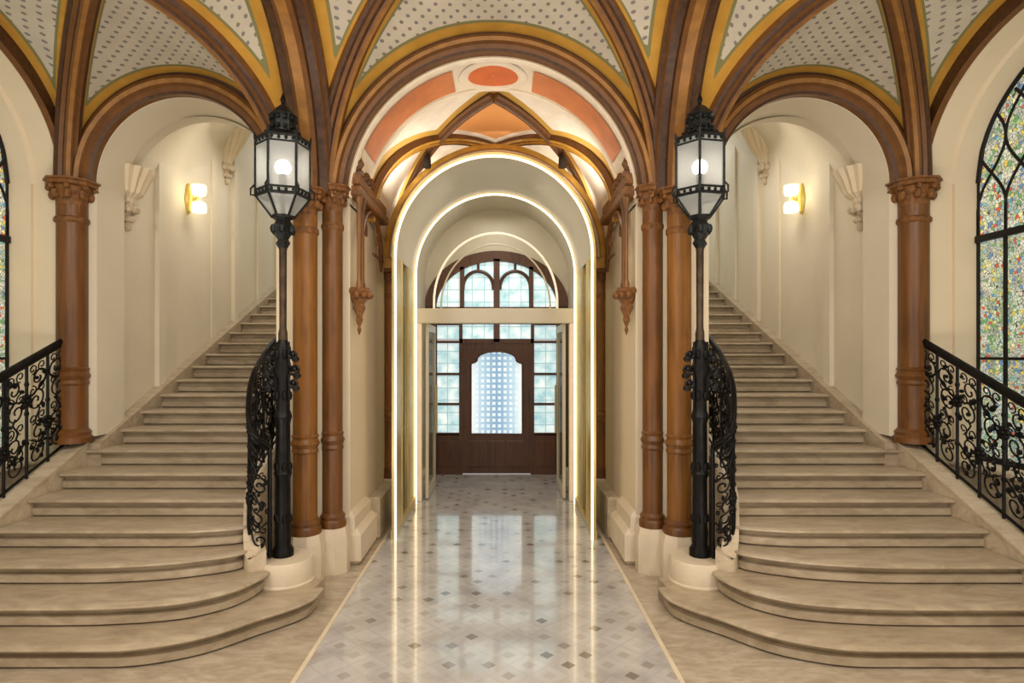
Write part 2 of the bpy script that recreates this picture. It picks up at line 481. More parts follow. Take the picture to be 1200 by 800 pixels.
m = MB(); arch_wall(m, -1.9, 1.9, YA + .06, YB, 5.7, 0, RC, ZC)
m.box(-1.9, -RC, YA + .06, YB, ZC - .02, ZC); m.box(RC, 1.9, YA + .06, YB, ZC - .02, ZC)
struct(m.build('wall_central_arch', 'plaster', None, 30))
for sx, nm in SIDES:
    # stair arch wall
    m = MB(sx); arch_wall(m, 1.85, 4.05, YS + .04, YT, 5.7, XS, RS, ZS)
    m.box(3.82, 4.05, YS + .04, YT, .0, ZS); m.box(3.74, 3.83, YS + .04, YT - .01, 1.18, ZS)          # response beside the column
    struct(m.build('wall_stair_arch_' + nm, 'stairplaster', None, 30))
    # pier between hall and stairs
    m = MB(sx)
    m.box(RC, 1.96, 5.52, YB - .003, 0, ZC); m.box(1.53, 1.94, 5.36, 5.53, 0, ZC - .003); m.box(1.8, 1.963, 5.6, YT + .003, 0, ZS)
    struct(m.build('wall_pier_' + nm, 'plaster'))
    m = MB(sx)       # chamfered pier plinth
    for (a, bb, c, d, hh) in ((RC - .11, 1.9, 5.485, YB + .10, .34), (RC - .05, 1.88, 5.50, YB + .05, .50)):
        m.box(a, bb, c, d, 0, hh, 0, .05)
    struct(m.build('trim_pier_plinth_' + nm, 'stone_white'))
    # stair hall: outer wall, inner wall, end wall, rampant ceiling
    ye = D0 + RUN * NST + 1.4
    m = MB(sx); m.box(3.82, 4.05, YT - .02, ye, 0, 10); struct(m.build('wall_stair_outer_' + nm, 'stairplaster'))
    m = MB(sx); m.box(1.9, 2.0, YT, ye, 0, 10); struct(m.build('wall_stair_inner_' + nm, 'stairplaster'))
    m = MB(sx); m.box(1.9, 4.05, ye, ye + .1, 0, 10); struct(m.build('wall_stair_end_' + nm, 'stairplaster'))
    m = MB(sx)
    for (ya, yb, w) in ((6.72, 6.86, .05), (6.86, 7.02, .025), (8.0, 8.12, .025), (8.62, 8.74, .05), (9.5, 9.62, .03), (10.3, 10.45, .05)):
        m.prismx([(ya, zline(ya) + .2), (ya, zline(ya) + 3.2), (yb, zline(yb) + 3.2), (yb, zline(yb) + .2)], 3.82 - w, 3.83)
    struct(m.build('trim_stair_pilaster_' + nm, 'stairplaster'))
    rows = []
    def spring(y): return 3.50 + (y - YT) * RISE / RUN
    for y in (YT - .02, 7.4, 8.3, 9.6, 10.8, ye):
        rows.append([(2.955 - .875*cos(pi*i/24), y, spring(y) + .865*sin(pi*i/24)) for i in range(25)])
    m = MB(sx); m.grid(rows); struct(m.build('ceiling_stair_' + nm, 'stairplaster', None, 30))
    m = MB(sx)
    for yc in (6.2, 8.45):
        pth = [(2.955 - .875*cos(pi*i/32), yc, spring(yc) + .865*sin(pi*i/32)) for i in range(33)]
        m.sweep(pth, [(-.09, -.02, 0), (-.09, .03, 0), (-.05, .05, 0), (.05, .05, 0), (.09, .03, 0), (.09, -.02, 0)], V((0, -1, 0)))
    struct(m.build('trim_stair_rib_' + nm, 'stairplaster', None, 30))
    # outer hall wall with the window niche
    m = MB(sx)
    n = 28; pts = [(WD - WA*cos(pi*i/n), WZ + WB*sin(pi*i/n)) for i in range(n + 1)]   # (depth, z)
    ya, yb = WD - WA, WD + WA
    m.grid([[(XW, y, z), (XW, y, 5.3)] for y, z in pts])
    m.box(XW, XG + .3, BACK, ya, 0, 5.3)
    m.box(XW, XG + .3, yb, YS + .5, 0, 5.3)
    m.grid([[(XW, y, z), (XG - .22, y, z), (XG - .20, WD + (y - WD)*.972, WZ + (z - WZ)*.972), (XG + .1, WD + (y - WD)*.972, WZ + (z - WZ)*.972)] for y, z in pts])
    for q in (ya, yb): m.box(XG - .21, XG + .1, min(q, WD + (q - WD)*.972), max(q, WD + (q - WD)*.972), 0, WZ)
    m.box(XG + .1, XG + .3, ya, yb, 0, 5.3)
    struct(m.build('wall_' + nm, 'plaster', None, 30))
    m = MB(sx); m.box(XG - .16, XG + .1, ya, yb, 0, .93)
    for q in range(4):
        m.box(XG - .18, XG - .15, ya + .12 + q*.6, ya + .58 + q*.6, .2, .78, 0, .01)
    struct(m.build('wall_sill_' + nm, 'plaster'))
    m = MB(sx); m.box(XG - .24, XG + .1, ya, yb, .93, .985, 0, .012); struct(m.build('trim_window_sill_' + nm, 'cream'))

# ------------------------------------------------------------------ stained glass windows
for sx, nm in SIDES:
    w = thing('window_1' if sx < 0 else 'window_2', 'tall arched stained-glass window with black leading above the railing', None, (sx*XG, WD, .98), None, 'structure')
    a2, b2 = WA*.972 - .01, WB*.972 - .01; zs = WZ; z0, zt = .985, 3.0
    def top(y):
        u = (y - WD)/a2
        return zs + b2*sqrt(max(0, 1 - u*u))
    n = 48
    ys = [WD - a2 + 2*a2*i/n for i in range(n + 1)]
    m = MB(sx); m.box(XG + .0, XG + .01, WD - a2, WD + a2, z0, zt); m.build('lower_lights', 'stained_lo', w)
    m = MB(sx); m.grid([[(XG + .0, y, zt), (XG + .0, y, max(top(y), zt + .001))] for y in ys])
    m.grid([[(XG + .01, y, zt), (XG + .01, y, max(top(y), zt + .001))] for y in ys]); m.build('tracery_glass', 'stained_up', w)
    m = MB(sx)
    N = 8; sp = 2*a2/N
    for i in range(N + 1):
        y = WD - a2 + sp*i; t = .022 if i in (0, N) else .018
        m.box(XG - .012, XG + .03, y - t, y + t, z0, zt)
        for sg in (-1, 1):
            path = []
            for k in range(40):
                z = zt + k * .045
                yy = y + sg * sp * .5 * (1 - cos(pi * max(0, z - zt - .28) / .58))
                if abs(yy - WD) > a2 or z > top(yy): break
                path.append((XG, yy, z))
            m.tube(path, .015, 6)
    m.box(XG - .035, XG + .03, WD - a2, WD + a2, zt - .03, zt + .03)
    m.box(XG - .02, XG + .03, WD - a2, WD + a2, 1.9, 1.925); m.box(XG - .03, XG + .03, WD - a2, WD + a2, z0, z0 + .05)
    m.tube([(XG, y, top(y)) for y in ys], .024, 8)
    m.box(XG - .008, XG + .03, WD + a2 - .018, WD + a2 + .012, z0, zs); m.box(XG - .008, XG + .03, WD - a2 - .012, WD - a2 + .018, z0, zs)
    m.build('leading', 'black', w)

# ------------------------------------------------------------------ painted vault of the hall
def ell(p0, p1, n=28):
    """quarter-ellipse rib from springing p0 up to p1"""
    p0, p1 = V(p0), V(p1); out = []
    for i in range(n + 1):
        a = pi/2 * i/n
        t = 1 - cos(a)
        out.append(V((lerp(p0.x, p1.x, t), lerp(p0.y, p1.y, t), p0.z + (p1.z - p0.z)*sin(a))))
    return out
def circ(xc, y, zs, r, n=56, b=None):
    return [V((xc - r*cos(pi*i/n), y, zs + (b or r)*sin(pi*i/n))) for i in range(n + 1)]
apC = V((0, YR, 5.18)); apS = V((2.78, YR + .1, 4.74))
diagC = ell((1.50, 5.36, 3.40), apC)
diagP = ell((1.86, 5.44, 3.42), apS)
diagK = ell((3.96, 5.55, 3.55), apS)
trans = ell((1.60, 5.32, 3.36), (1.57, YR, 4.82))
wallr = [V((XW - .02, WD + (WA + .13)*cos(a*pi/56), WZ + (WB + .13)*sin(a*pi/56))) for a in range(29)]
arcC = circ(0, YA - .04, ZC, RC + .17)
arcS = circ(XS, YS - .03, ZS, RS + .2)
def web(m, A, D, offA, offD, axis, nv=18):
    """ruled web between two rib curves with the same number of points"""
    n = min(len(A), len(D)); uv = m.uv if m.uv is not None else []; e = m.at.get('edge', [])
    rows = []
    zs = min(A[0].z, A[-1].z)
    for i in range(n):
        L = (A[i] - D[i]).length; row = []
        for k in range(nv + 1):
            t = k / nv; p = A[i].lerp(D[i], t)
            row.append(tuple(p)); e.append(min(t*L + offA, (1 - t)*L + offD))
            uv.append((p.x if axis == 0 else p.y, (A[i].z - zs)*1.0 + t*L))
        rows.append(row)
    m.grid(rows); m.uv = uv; m.at['edge'] = e
def mir(P): return [V((-p.x, p.y, p.z)) for p in P]
m = MB()
full = mir(diagC)[:-1] + list(reversed(diagC))
web(m, arcC, full, .14, .05, 0)
for sg in (1, -1):
    f = (lambda P: P) if sg > 0 else mir
    web(m, f(trans), f(diagC), -.05, .05, 1)
    web(m, f(arcS), f(diagP[:-1] + list(reversed(diagK))), .135, .05, 0)
    web(m, f(trans), f(diagP), -.05, .05, 1)
    web(m, f(wallr), f(diagK), .12, .05, 1)
struct(m.build('ceiling', 'web', None, 60, True))
# the ceiling runs on towards the entrance behind the viewer
ridge = [apC, trans[-1], apS, wallr[-1], V((XW + .3, WD, wallr[-1].z + .2))]
pl = mir(ridge)[:0:-1] + ridge
m = MB(); m.grid([[(p.x, p.y, p.z), (p.x, p.y - .35, p.z + .02), (p.x, BACK, p.z + .02)] for p in pl])
struct(m.build('ceiling_entrance', 'plaster', None, 30))

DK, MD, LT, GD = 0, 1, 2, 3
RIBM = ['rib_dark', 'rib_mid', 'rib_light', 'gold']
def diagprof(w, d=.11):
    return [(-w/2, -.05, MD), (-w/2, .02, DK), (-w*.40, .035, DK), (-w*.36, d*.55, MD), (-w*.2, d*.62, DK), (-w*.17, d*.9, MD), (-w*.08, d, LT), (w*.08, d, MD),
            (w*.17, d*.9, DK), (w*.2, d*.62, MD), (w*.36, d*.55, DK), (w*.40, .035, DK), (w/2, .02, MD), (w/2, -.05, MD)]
def rib(m, path, prof):
    p = path[-1] - path[0]; p.z = 0; p.normalize()
    m.sweep(path, prof, V((p.y, -p.x, 0)))
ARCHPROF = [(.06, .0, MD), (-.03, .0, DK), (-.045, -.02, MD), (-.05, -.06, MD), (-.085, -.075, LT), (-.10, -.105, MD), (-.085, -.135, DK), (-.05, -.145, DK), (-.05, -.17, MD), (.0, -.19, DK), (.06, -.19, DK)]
m = MB()
def archsweep(m, path, prof, B):
    m.sweep(path, prof, B)
pathC = circ(0, YA, ZC, RC + .005)
m.sweep(pathC, [(-q[0] * -1, q[1] * .95, q[2]) for q in ARCHPROF] if False else [(-q[0], q[1]*.95, q[2]) for q in ARCHPROF], V((0, -1, 0)))
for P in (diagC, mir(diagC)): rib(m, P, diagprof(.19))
struct(m.build('trim_vault_rib', RIBM, None, 25))
for sx, nm in SIDES:
    f = (lambda P: P) if sx > 0 else mir
    m = MB()
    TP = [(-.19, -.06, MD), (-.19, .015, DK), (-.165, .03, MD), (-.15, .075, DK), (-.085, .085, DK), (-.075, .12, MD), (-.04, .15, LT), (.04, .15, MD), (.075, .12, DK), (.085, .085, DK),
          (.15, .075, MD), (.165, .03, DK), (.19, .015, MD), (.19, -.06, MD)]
    rib(m, f(trans), TP)
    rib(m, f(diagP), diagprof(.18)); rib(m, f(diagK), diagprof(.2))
    pS = circ(XS, YS, ZS, RS + .005)
    if sx < 0: pS = [V((-p.x, p.y, p.z)) for p in reversed(pS)]
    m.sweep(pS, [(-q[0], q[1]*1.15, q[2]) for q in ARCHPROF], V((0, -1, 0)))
    # wall rib round the window niche
    pw = [V((sx*XW, WD + (WA + .005)*cos(pi*a/56), WZ + (WB + .005)*sin(pi*a/56))) for a in range(57)]
    prw = [(q[0]*sx, q[1], q[2]) for q in ARCHPROF]
    m.sweep(pw, prw, V((-1, 0, 0)) if True else None)
    struct(m.build('trim_vault_rib_' + nm, RIBM, None, 25))
    m = MB(sx); m.lathe([(.03, 3.12), (.05, 3.18), (.04, 3.22), (.11, 3.36), (.13, 3.40), (.13, 3.50)], (XW, WD - WA - .07, 0), 16, pi/2, 3*pi/2, 1, False)
    m.box(XW - .17, XW + .05, WD - WA - .20, WD - WA + .03, 3.48, 3.54, 1)
    struct(m.build('trim_wall_rib_corbel_' + nm, RIBM))
    m = MB(sx); m.box(1.52, 1.98, 5.42, 5.66, ZC, 4.5, MD); m.box(1.60, 1.90, 5.34, 5.5, ZC, 4.0, LT)
    struct(m.build('trim_pier_springer_' + nm, RIBM))

# ------------------------------------------------------------------ decorated soffit of the central arch
def soff(m, a0, a1, t0, t1, r, n=30, mi=0):
    rows = []
    for i in range(n + 1):
        a = radians(lerp(a0, a1, i/n))
        rows.append([(r*sin(a), lerp(YA + .06, YB, t), ZC + r*cos(a)) for t in (t0, t1)])
    m.grid(rows, mi)
tr = thing('trim_1', 'orange painted soffit with a round medallion inside the central arch', None, (0, 5.7, ZC + RC), None, 'structure')
m = MB(); soff(m, -90, 90, 0, 1, RC - .004, 60); m.build('soffit_band', 'cream', tr)
for a0, a1 in ((-66, -17), (17, 66)):
    m = MB(); soff(m, a0, a1, .2, .84, RC - .012); m.build('orange_panel', 'orange', tr)
m = MB()
for t0 in (.02, .9):
    pth = [((RC - .004)*sin(radians(a)), lerp(YA + .06, YB, t0 + .04), ZC + (RC - .004)*cos(radians(a))) for a in range(-88, 89, 4)]
    m.sweep(pth, [(-.03, 0, 0), (-.03, .012, 0), (0, .024, 0), (.03, .012, 0), (.03, 0, 0)], V((0, -1, 0)))
m.build('edge_moulding', 'cream', tr)
def disk(m, r0, r1, rr, n=40, th=0):
    rows = []
    for i in range(n + 1):
        ph = 2*pi*i/n; row = []
        for q in ((r0, 0), (r0 + (r1-r0)*.3, th), (r0 + (r1-r0)*.7, th), (r1, 0)):
            a = q[0]*1.12*cos(ph)/RC; y = (YA + .06 + YB)/2 + q[0]*sin(ph)
            row.append(((rr - q[1])*sin(a), y, ZC + (rr - q[1])*cos(a)))
        rows.append(row)
    m.grid(rows)
m = MB(); disk(m, .005, .225, RC - .016); m.build('medallion', 'orange_deep', tr)
m = MB(); disk(m, .215, .30, RC - .012, 40, .02); m.build('medallion_ring', 'cream', tr)

# ------------------------------------------------------------------ columns
def column(sx, x, y, z0, z1, r, label, plinth=None, mat='col', ringz=None, group='wooden columns', capw=1.55, caph=.24):
    t = thing('column', label, 'column', (sx*x, y, z0), group, 'thing')
    c = (x, y, 0)
    if plinth:
        m = MB(sx); w, zp = plinth
        m.lathe([(w*1.34, z0), (w*1.34, zp - .09), (w*1.2, zp - .02), (w*1.16, zp)], c, 8, pi/8, pi/8 + 2*pi); m.build('plinth', 'stone_white', t, 20)
        z0 = zp
    m = MB(sx); m.lathe([(r*1.35, z0), (r*1.35, z0 + .05), (r*1.22, z0 + .07), (r*1.28, z0 + .10), (r*1.02, z0 + .13)], c, 20); m.build('base', 'col_dark', t)
    m = MB(sx); m.lathe([(r, z0 + .1), (r, z1 - caph + .01)], c, 24); m.build('shaft', mat, t, 40)
    if ringz:
        m = MB(sx); m.lathe([(r, ringz - .09), (r*1.12, ringz - .07), (r*1.02, ringz - .04), (r*1.22, ringz), (r*1.02, ringz + .04), (r*1.14, ringz + .065), (r, ringz + .08)], c, 24); m.build('shaft_ring', mat, t)
    m = MB(sx); zc = z1 - caph
    m.lathe([(r, zc - .16), (r*1.16, zc - .14), (r*1.16, zc - .11), (r*1.0, zc - .09), (r*1.02, zc + caph*.2), (r*1.2, zc + caph*.4), (r*1.15, zc + caph*.45), (r*capw*.9, zc + caph*.72)], c, 24, 0, 2*pi, 0, True, .05)
    for k in range(8):
        a = 2*pi*k/8 + pi/8
        m.ball((x + r*1.22*cos(a), y + r*1.22*sin(a), zc + caph*.42), r*.28, 8, (1, 1, 1.4))
        m.ball((x + r*capw*.95*cos(a), y + r*capw*.95*sin(a), zc + caph*.68), r*.24, 8, (1, 1, .9))
    m.lathe([(r*capw*.9, z1 - caph*.28), (r*capw*1.08, z1 - caph*.22), (r*capw*1.08, z1 - caph*.1), (r*capw*1.18, z1 - caph*.06), (r*capw*1.18, z1)], c, 8, pi/8, pi/8 + 2*pi)
    m.build('capital', 'capital', t, 40)
    return t
for sx, nm in SIDES:
    side = 'left' if sx < 0 else 'right'
    column(sx, 1.625, 5.19, 0, 3.38, .102, f'tall wooden column standing close behind the {side} lamp post', (.125, .40), 'col', 1.18)
    column(sx, 1.445, 5.40, 0, 3.46, .088, f'tall wooden column at the {side} edge of the central arch, next to the orange soffit', (.115, .40), 'col_dark', 1.18)
    column(sx, 3.93, 5.58, 1.13, 3.56, .125, f'wooden column on the stair curb at the top of the {side} outer railing', None, 'col_dark', 1.75)
    column(sx, 1.275, 7.25, 0, 2.98, .075, f'thin wooden column on the passage wall beside the {side} post of the glowing portal', (.09, .46), 'col', 1.22, capw=1.45, caph=.2)

# ------------------------------------------------------------------ carved bracket on each jamb
for sx, nm in SIDES:
    side = 'left' if sx < 0 else 'right'
    t = thing('wall_bracket', f'carved brown gothic bracket with hanging colonnettes on the {side} jamb of the central arch', 'bracket', (sx*1.25, 5.6, 2.2), 'carved gothic brackets')
    m = MB(sx); m.box(1.20, 1.33, 5.46, 6.75, 3.40, 3.50, 0, .015); m.box(1.22, 1.33, 5.46, 6.75, 3.50, 3.62, 0, .02); m.build('beam', 'capital', t)
    for yy in (5.62, 6.35):
        m = MB(sx); zf = 3.62 if yy > 6 else 3.62
        m.lathe([(.05, 0), (.055, .04), (.03, .07), (.06, .12), (.035, .17), (.045, .21), (.015, .26), (.028, .29), (.004, .34)], (1.265, yy, zf), 10, flute=.1)
        for sg in (-1, 1):
            for k in range(3): m.ball((1.265, yy + sg*(.055 + .02*(k % 2)), zf + .06 + .07*k), .022, 8)
        m.build('finial', 'col_dark', t)
    for k in range(9):
        pass
    m = MB(sx)
    for k in range(6): m.ball((1.255, 5.80 + .085*k, 3.66 + .035*abs(sin(k*1.7))), .042, 8, (1, 1, 1.1))
    m.build('cresting', 'col_dark', t)
    for (xx, yy) in ((1.235, 5.52), (1.235, 5.66)):
        m = MB(sx); m.lathe([(.028, 2.56), (.028, 2.60), (.018, 2.64), (.018, 3.30), (.03, 3.36), (.034, 3.41)], (xx, yy, 0), 10); m.build('colonnette', 'col_dark' if yy > 5.6 else 'col', t)
    m = MB(sx); m.lathe([(.004, 2.13), (.02, 2.18), (.012, 2.21), (.035, 2.27), (.03, 2.31), (.06, 2.38), (.05, 2.42), (.10, 2.50), (.115, 2.54), (.10, 2.57)], (1.25, 5.59, 0), 14, flute=.08)
    for k in range(6):
        a = pi/2 + pi*k/5; m.ball((1.25 + .1*cos(a), 5.59 + .1*sin(a), 2.50), .034, 8)
    m.build('drop_corbel', 'capital', t)
    # pointed fretwork arch below the beam
    m = MB(sx)
    for sg, ya in ((1, 5.70), (-1, 6.62)):
        P = [(1.255, ya + sg*.45*(1 - cos(pi/2*i/12)), 3.0 + .40*sin(pi/2*i/12)) for i in range(13)]
        m.tube(P, .026, 8)
        m.tube([(1.255, ya + sg*.12, 3.16), (1.255, ya + sg*.2, 3.12), (1.255, ya + sg*.2, 3.2), (1.255, ya + sg*.1, 3.3)], .014, 6)
    m.tube([(1.255, 6.62, 3.0), (1.255, 6.62, 2.86)], [.03, .012], 8)
    m.tube([(1.25, 6.2, 2.99), (1.25, 6.7, 2.99)], .016, 6)
    m.build('pointed_arch', 'col_dark', t)

# ------------------------------------------------------------------ inner bay with the star vault
Y2, Y3 = YB, 7.8
for sx, nm in SIDES:
    m = MB(sx); m.box(1.33, 1.9, Y2, Y3 + .3, 0, ZC + .4); struct(m.build('wall_passage_' + nm, 'plaster'))
    m = MB(sx); m.box(1.20, 1.34, 6.30, Y3, 0, .44, 0, .02); struct(m.build('baseboard_' + nm, 'curb'))
m = MB(); n, k = 60, 40; rows = []; e = []; g = []
def segd(px, py, a, b_):
    ax, ay = a; bx, by = b_; dx, dy = bx-ax, by-ay
    t = max(0, min(1, ((px-ax)*dx + (py-ay)*dy)/(dx*dx+dy*dy)))
    return sqrt((px-ax-t*dx)**2 + (py-ay-t*dy)**2)
for j in range(k + 1):
    y = lerp(Y2, Y3, j/k); row = []
    for i in range(n + 1):
        a = pi*i/n; x = -1.315*cos(a); row.append((x, y, ZC + 1.315*sin(a)))
        yl = (y - 6.2)/(7.75 - 6.2)
        e.append(abs(x)/.66 + abs(y - 6.97)/.775)
        ax_ = abs(x)
        g.append(min(segd(ax_, y, (1.3, 6.2), (0, 7.75)), segd(ax_, y, (1.3, 7.75), (0, 6.2)), abs(y - Y3)))
    rows.append(row)
m.grid(rows); m.at = {'edge': e, 'rib': g}; struct(m.build('ceiling_passage', 'bay', None, 60))
for (ya, yb), nm, mats in (((6.2, 7.75), 'trim_star_rib_front', ['gold', 'rib_mid', 'rib_dark', 'gold']), ((7.75, 6.2), 'trim_star_rib_rear', ['rib_mid', 'rib_dark', 'rib_mid', 'gold'])):
    m = MB()
    for sg in (-1, 1):
        P = []
        for i in range(31):
            a = pi/2*i/30; x = 1.3*cos(a); tt = 1 - cos(a)
            P.append(V((sg*x, lerp(ya, yb, tt), ZC + 1.3*sin(a))))
        rib(m, P, diagprof(.12, .08))
    struct(m.build(nm, mats, None, 25))
# arch closing the bay, ochre mouldings
m = MB(); P = circ(0, 7.25, 3.10, 1.08, 48, 1.12)
m.sweep(P, [(-.05, 0, 0), (.10, 0, 0), (.115, -.025, 2), (.14, -.05, 0), (.11, -.075, 1), (.11, -.085, 0), (.13, -.13, 0), (.15, -.145, 2), (.12, -.17, 0), (.09, -.18, 1), (.09, -.20, 0), (.07, -.26, 0), (-.05, -.26, 0)], V((0, -1, 0)))
for sg in (-1, 1): m.box(min(sg*1.10, sg*1.32), max(sg*1.10, sg*1.32), 7.15, 7.30, 2.98, 3.1, 0)
struct(m.build('trim_passage_arch', ['gold', 'rib_light', 'cream'], None, 25))
m = MB(); arch_wall(m, -1.9, 1.9, Y3, Y3 + .3, 5.7, 0, 1.10, 3.2, 32, 1.30)
struct(m.build('wall_passage_end', 'greige', None, 30))
for sx, nm in SIDES:
    m = MB(sx); m.box(1.10, 1.9, Y3, Y3 + .3, 0, 3.2); struct(m.build('wall_passage_jamb_' + nm, 'greige'))
    t = thing('spotlight', 'small dark ceiling spotlight hung %s the painted orange diamond' % ('to the left of' if sx < 0 else 'to the right of'), 'spotlight', (sx*.80, 7.05, 4.30), 'small spotlights in the star vault')
    m = MB(sx); m.lathe([(.006, .0), (.006, .1)], (.80, 7.05, 4.29), 8); m.build('stem', 'spot', t)
    m = MB(sx); m.lathe([(.045, -.02), (.05, 0), (.045, .1), (.02, .14)], (.80, 7.05, 4.17), 14); m.build('lamp_head', 'spot', t)

# ------------------------------------------------------------------ glowing portal (barrel-roofed wind lobby)
PF, PB, PR, PZ = 6.26, 7.78, 1.03, 3.0
t = thing('portal', 'cream and brass barrel-roofed entrance portal edged with glowing light strips', 'portal', (0, 7.0, 0))
def jambarch(r, z, y, n=48):
    return [V((-r, y, .0)), V((-r, y, z*.5))] + [V((-r*cos(pi*i/n), y, z + r*sin(pi*i/n))) for i in range(n + 1)] + [V((r, y, z*.5)), V((r, y, .0))]
def apath(m, r, z, y, w, dth, n=48):
    """arched band: radial width w (outwards), depth dth"""
    A = jambarch(r, z, y, n); Bq = jambarch(r + w, z, y, n); d = V((0, dth, 0))
    rows = [[a, b_, b_ + d, a + d, a] for a, b_ in zip(A, Bq)]
    m.grid(rows)
m = MB(); apath(m, PR + .014, PZ, PF + .006, .028, .06); m.build('front_frame', 'brass', t, 30)
m = MB(); apath(m, PR - .006, PZ, PF + .0, .018, .03); m.build('light_strip', 'led', t, 30)
m = MB(); apath(m, PR - .004, PZ, PB, .020, .03); m.build('light_strip', 'led', t, 30)
m = MB(); apath(m, PR + .02, PZ, PB, .05, .05); m.build('rear_frame', 'brass', t, 30)
m = MB(); m.grid([[(-(PR+.025)*cos(pi*i/48), y, PZ + (PR+.025)*sin(pi*i/48)) for i in range(49)] for y in (PF + .05, PF + .5, PF + 1.0, PB)])
m.build('barrel_roof', 'greige', t, 60)
for sg in (-1, 1):
    m = MB(sg)
    for (ya, yb) in ((PF + .06, PF + .52), (PF + .98, PB)): m.box(PR + .02, PR + .05, ya, yb, .05, PZ, 0)
    m.box(PR + .01, PR + .06, PF + .5, PF + .54, 0, PZ, 0); m.box(PR + .01, PR + .06, PF + .96, PF + 1.0, 0, PZ, 0); m.box(PR + .004, PR + .056, PF + .02, PB - .01, 0, .10, 0)
    m.build('side_panel', 'brass', t)
    m = MB(sg); m.box(PR + .03, PR + .04, PF + .54, PF + .96, .1, PZ); m.build('side_glass', 'portal_glass', t)
# glass partition with header and open leaves behind the portal
YG = 7.95
t = thing('glass_door', 'open glass doors in pale frames under a cream header inside the portal', 'door', (0, YG, 0), None, 'thing')
m = MB(); m.box(-1.09, 1.09, YG - .04, YG + .05, 2.36, 2.56, 0, .01); m.build('header', 'greige', t)
for sg in (-1, 1):
    m = MB(sg); m.box(.98, 1.09, YG - .04, YG + .05, 0, 2.36, 0, .01); m.build('post', 'cream', t)
    lf = MB(sg); lf.box(.90, .94, YG + .06, YG + .12, .02, 2.36); lf.box(.90, .94, YG + .88, YG + .94, .02, 2.36); lf.box(.90, .94, YG + .12, YG + .88, .02, .14); lf.box(.90, .94, YG + .12, YG + .88, 2.26, 2.36)
    o = lf.build('leaf_frame', 'greige', t)
    gl = MB(sg); gl.box(.915, .925, YG + .12, YG + .88, .14, 2.26); gl.build('pane', 'portal_glass', o)
    hd = MB(sg); hd.tube([(.87, YG + .8, .8), (.87, YG + .8, 1.5)], .014, 8); hd.build('handle', 'brass', o)
n = 40
m = MB(); P = [V((-.83*cos(pi*i/n), YG + .1, 2.66 + .92*sin(pi*i/n))) for i in range(n + 1)]
m.tube([(-.83, YG + .1, 2.56)] + P + [(.83, YG + .1, 2.56)], .016, 8); m.build('reflected_arch', 'led_refl', t)  # reflection of the light strips, modelled as a glowing tube
m = MB(); P = [V((-.74*cos(pi*i/n), YG + .16, 2.60 + .84*sin(pi*i/n))) for i in range(n + 1)]
m.tube([(-.74, YG + .16, 2.56)] + P + [(.74, YG + .16, 2.56)], .012, 8); m.build('reflected_arch', 'greige', t)  # second reflected arc, likewise modelled as a tube
# lobby behind
YD = 9.75
for sx, nm in SIDES:
    m = MB(sx); m.box(1.16, 1.4, Y3 + .3, YD + .2, 0, 3.2); struct(m.build('wall_lobby_' + nm, 'greige'))
    m = MB(sx); m.box(1.10, 1.17, Y3 + .3, YD, 0, .12); struct(m.build('baseboard_lobby_' + nm, 'stone_white'))
m = MB(); m.grid([[(-1.17*cos(pi*i/40), y, 3.1 + 1.2*sin(pi*i/40)) for i in range(41)] for y in (Y3 + .28, 8.6, YD + .1)])
struct(m.build('ceiling_lobby', 'greige', None, 60))
m = MB(); arch_wall(m, -1.4, 1.4, YD - .03, YD + .15, 4.6, 0, 1.16, 2.7, 40, .92); struct(m.build('wall_lobby_end', 'greige', None, 30))

# ------------------------------------------------------------------ entrance door and fanlight
W = YD
d = thing('door_1', 'dark wooden entrance door with an arched lattice-glass panel', None, (0, W, 0), None, 'structure')
def shoulder(n=10, gx=.41, z0=.655, zs=1.78, zt=1.99):
    pts = [(-gx, z0), (-gx, zs)]
    pts += [(-gx + .10*sin(pi/2*i/6), zs + .02 + .06*(1 - cos(pi/2*i/6))) for i in range(1, 7)]
    pts += [(-(gx-.10)*cos(pi/2*i/n), zs + .08 + (zt - zs - .08)*sin(pi/2*i/n)) for i in range(n + 1)]
    return pts + [(-x, z) for x, z in reversed(pts[:-1])]
sh = shoulder()
m = MB(); m.prism(sh, W + .0, W + .01); m.build('glass_panel', 'door_glass', d)
m = MB()           # leaf: outer rectangle with the arched cut-out
xo, zo = .57, 2.16
top = sh[1:-1]
for y in (W - .05, W + .03):
    rows = [[(x, y, z), (max(-xo, min(xo, x*xo/.41)), y, zo)] for x, z in top]; m.grid(rows)
    m.grid([[(-xo, y, .655), (-.41, y, .655)], [(-xo, y, zo), (-.41, y, 1.78)]]); m.grid([[(xo, y, .655), (.41, y, .655)], [(xo, y, zo), (.41, y, 1.78)]])
m.grid([[(x, W - .05, z), (x, W + .03, z)] for x, z in sh])
m.box(-xo, xo, W - .05, W + .03, .02, .655)
for q in range(3): m.box(-.45 + q*.31, -.45 + q*.31 + .28, W - .065, W - .045, .12, .55, 0, .01)
m.build('leaf', 'darkwood', d, 30)
m = MB(); edge = [(x*1.02, W - .055, z*1.004) for x, z in sh]; m.tube(edge + [edge[0]], .014, 8); m.build('glass_bead', 'darkwood', d)
f = thing('window_3', 'wooden screen of leaded side lights and an arched fanlight around the entrance door', None, (0, W, 0), None, 'structure')
m = MB()
m.box(-.99, -.57, W - .05, W + .03, 0, .655); m.box(.57, .99, W - .05, W + .03, 0, .655)
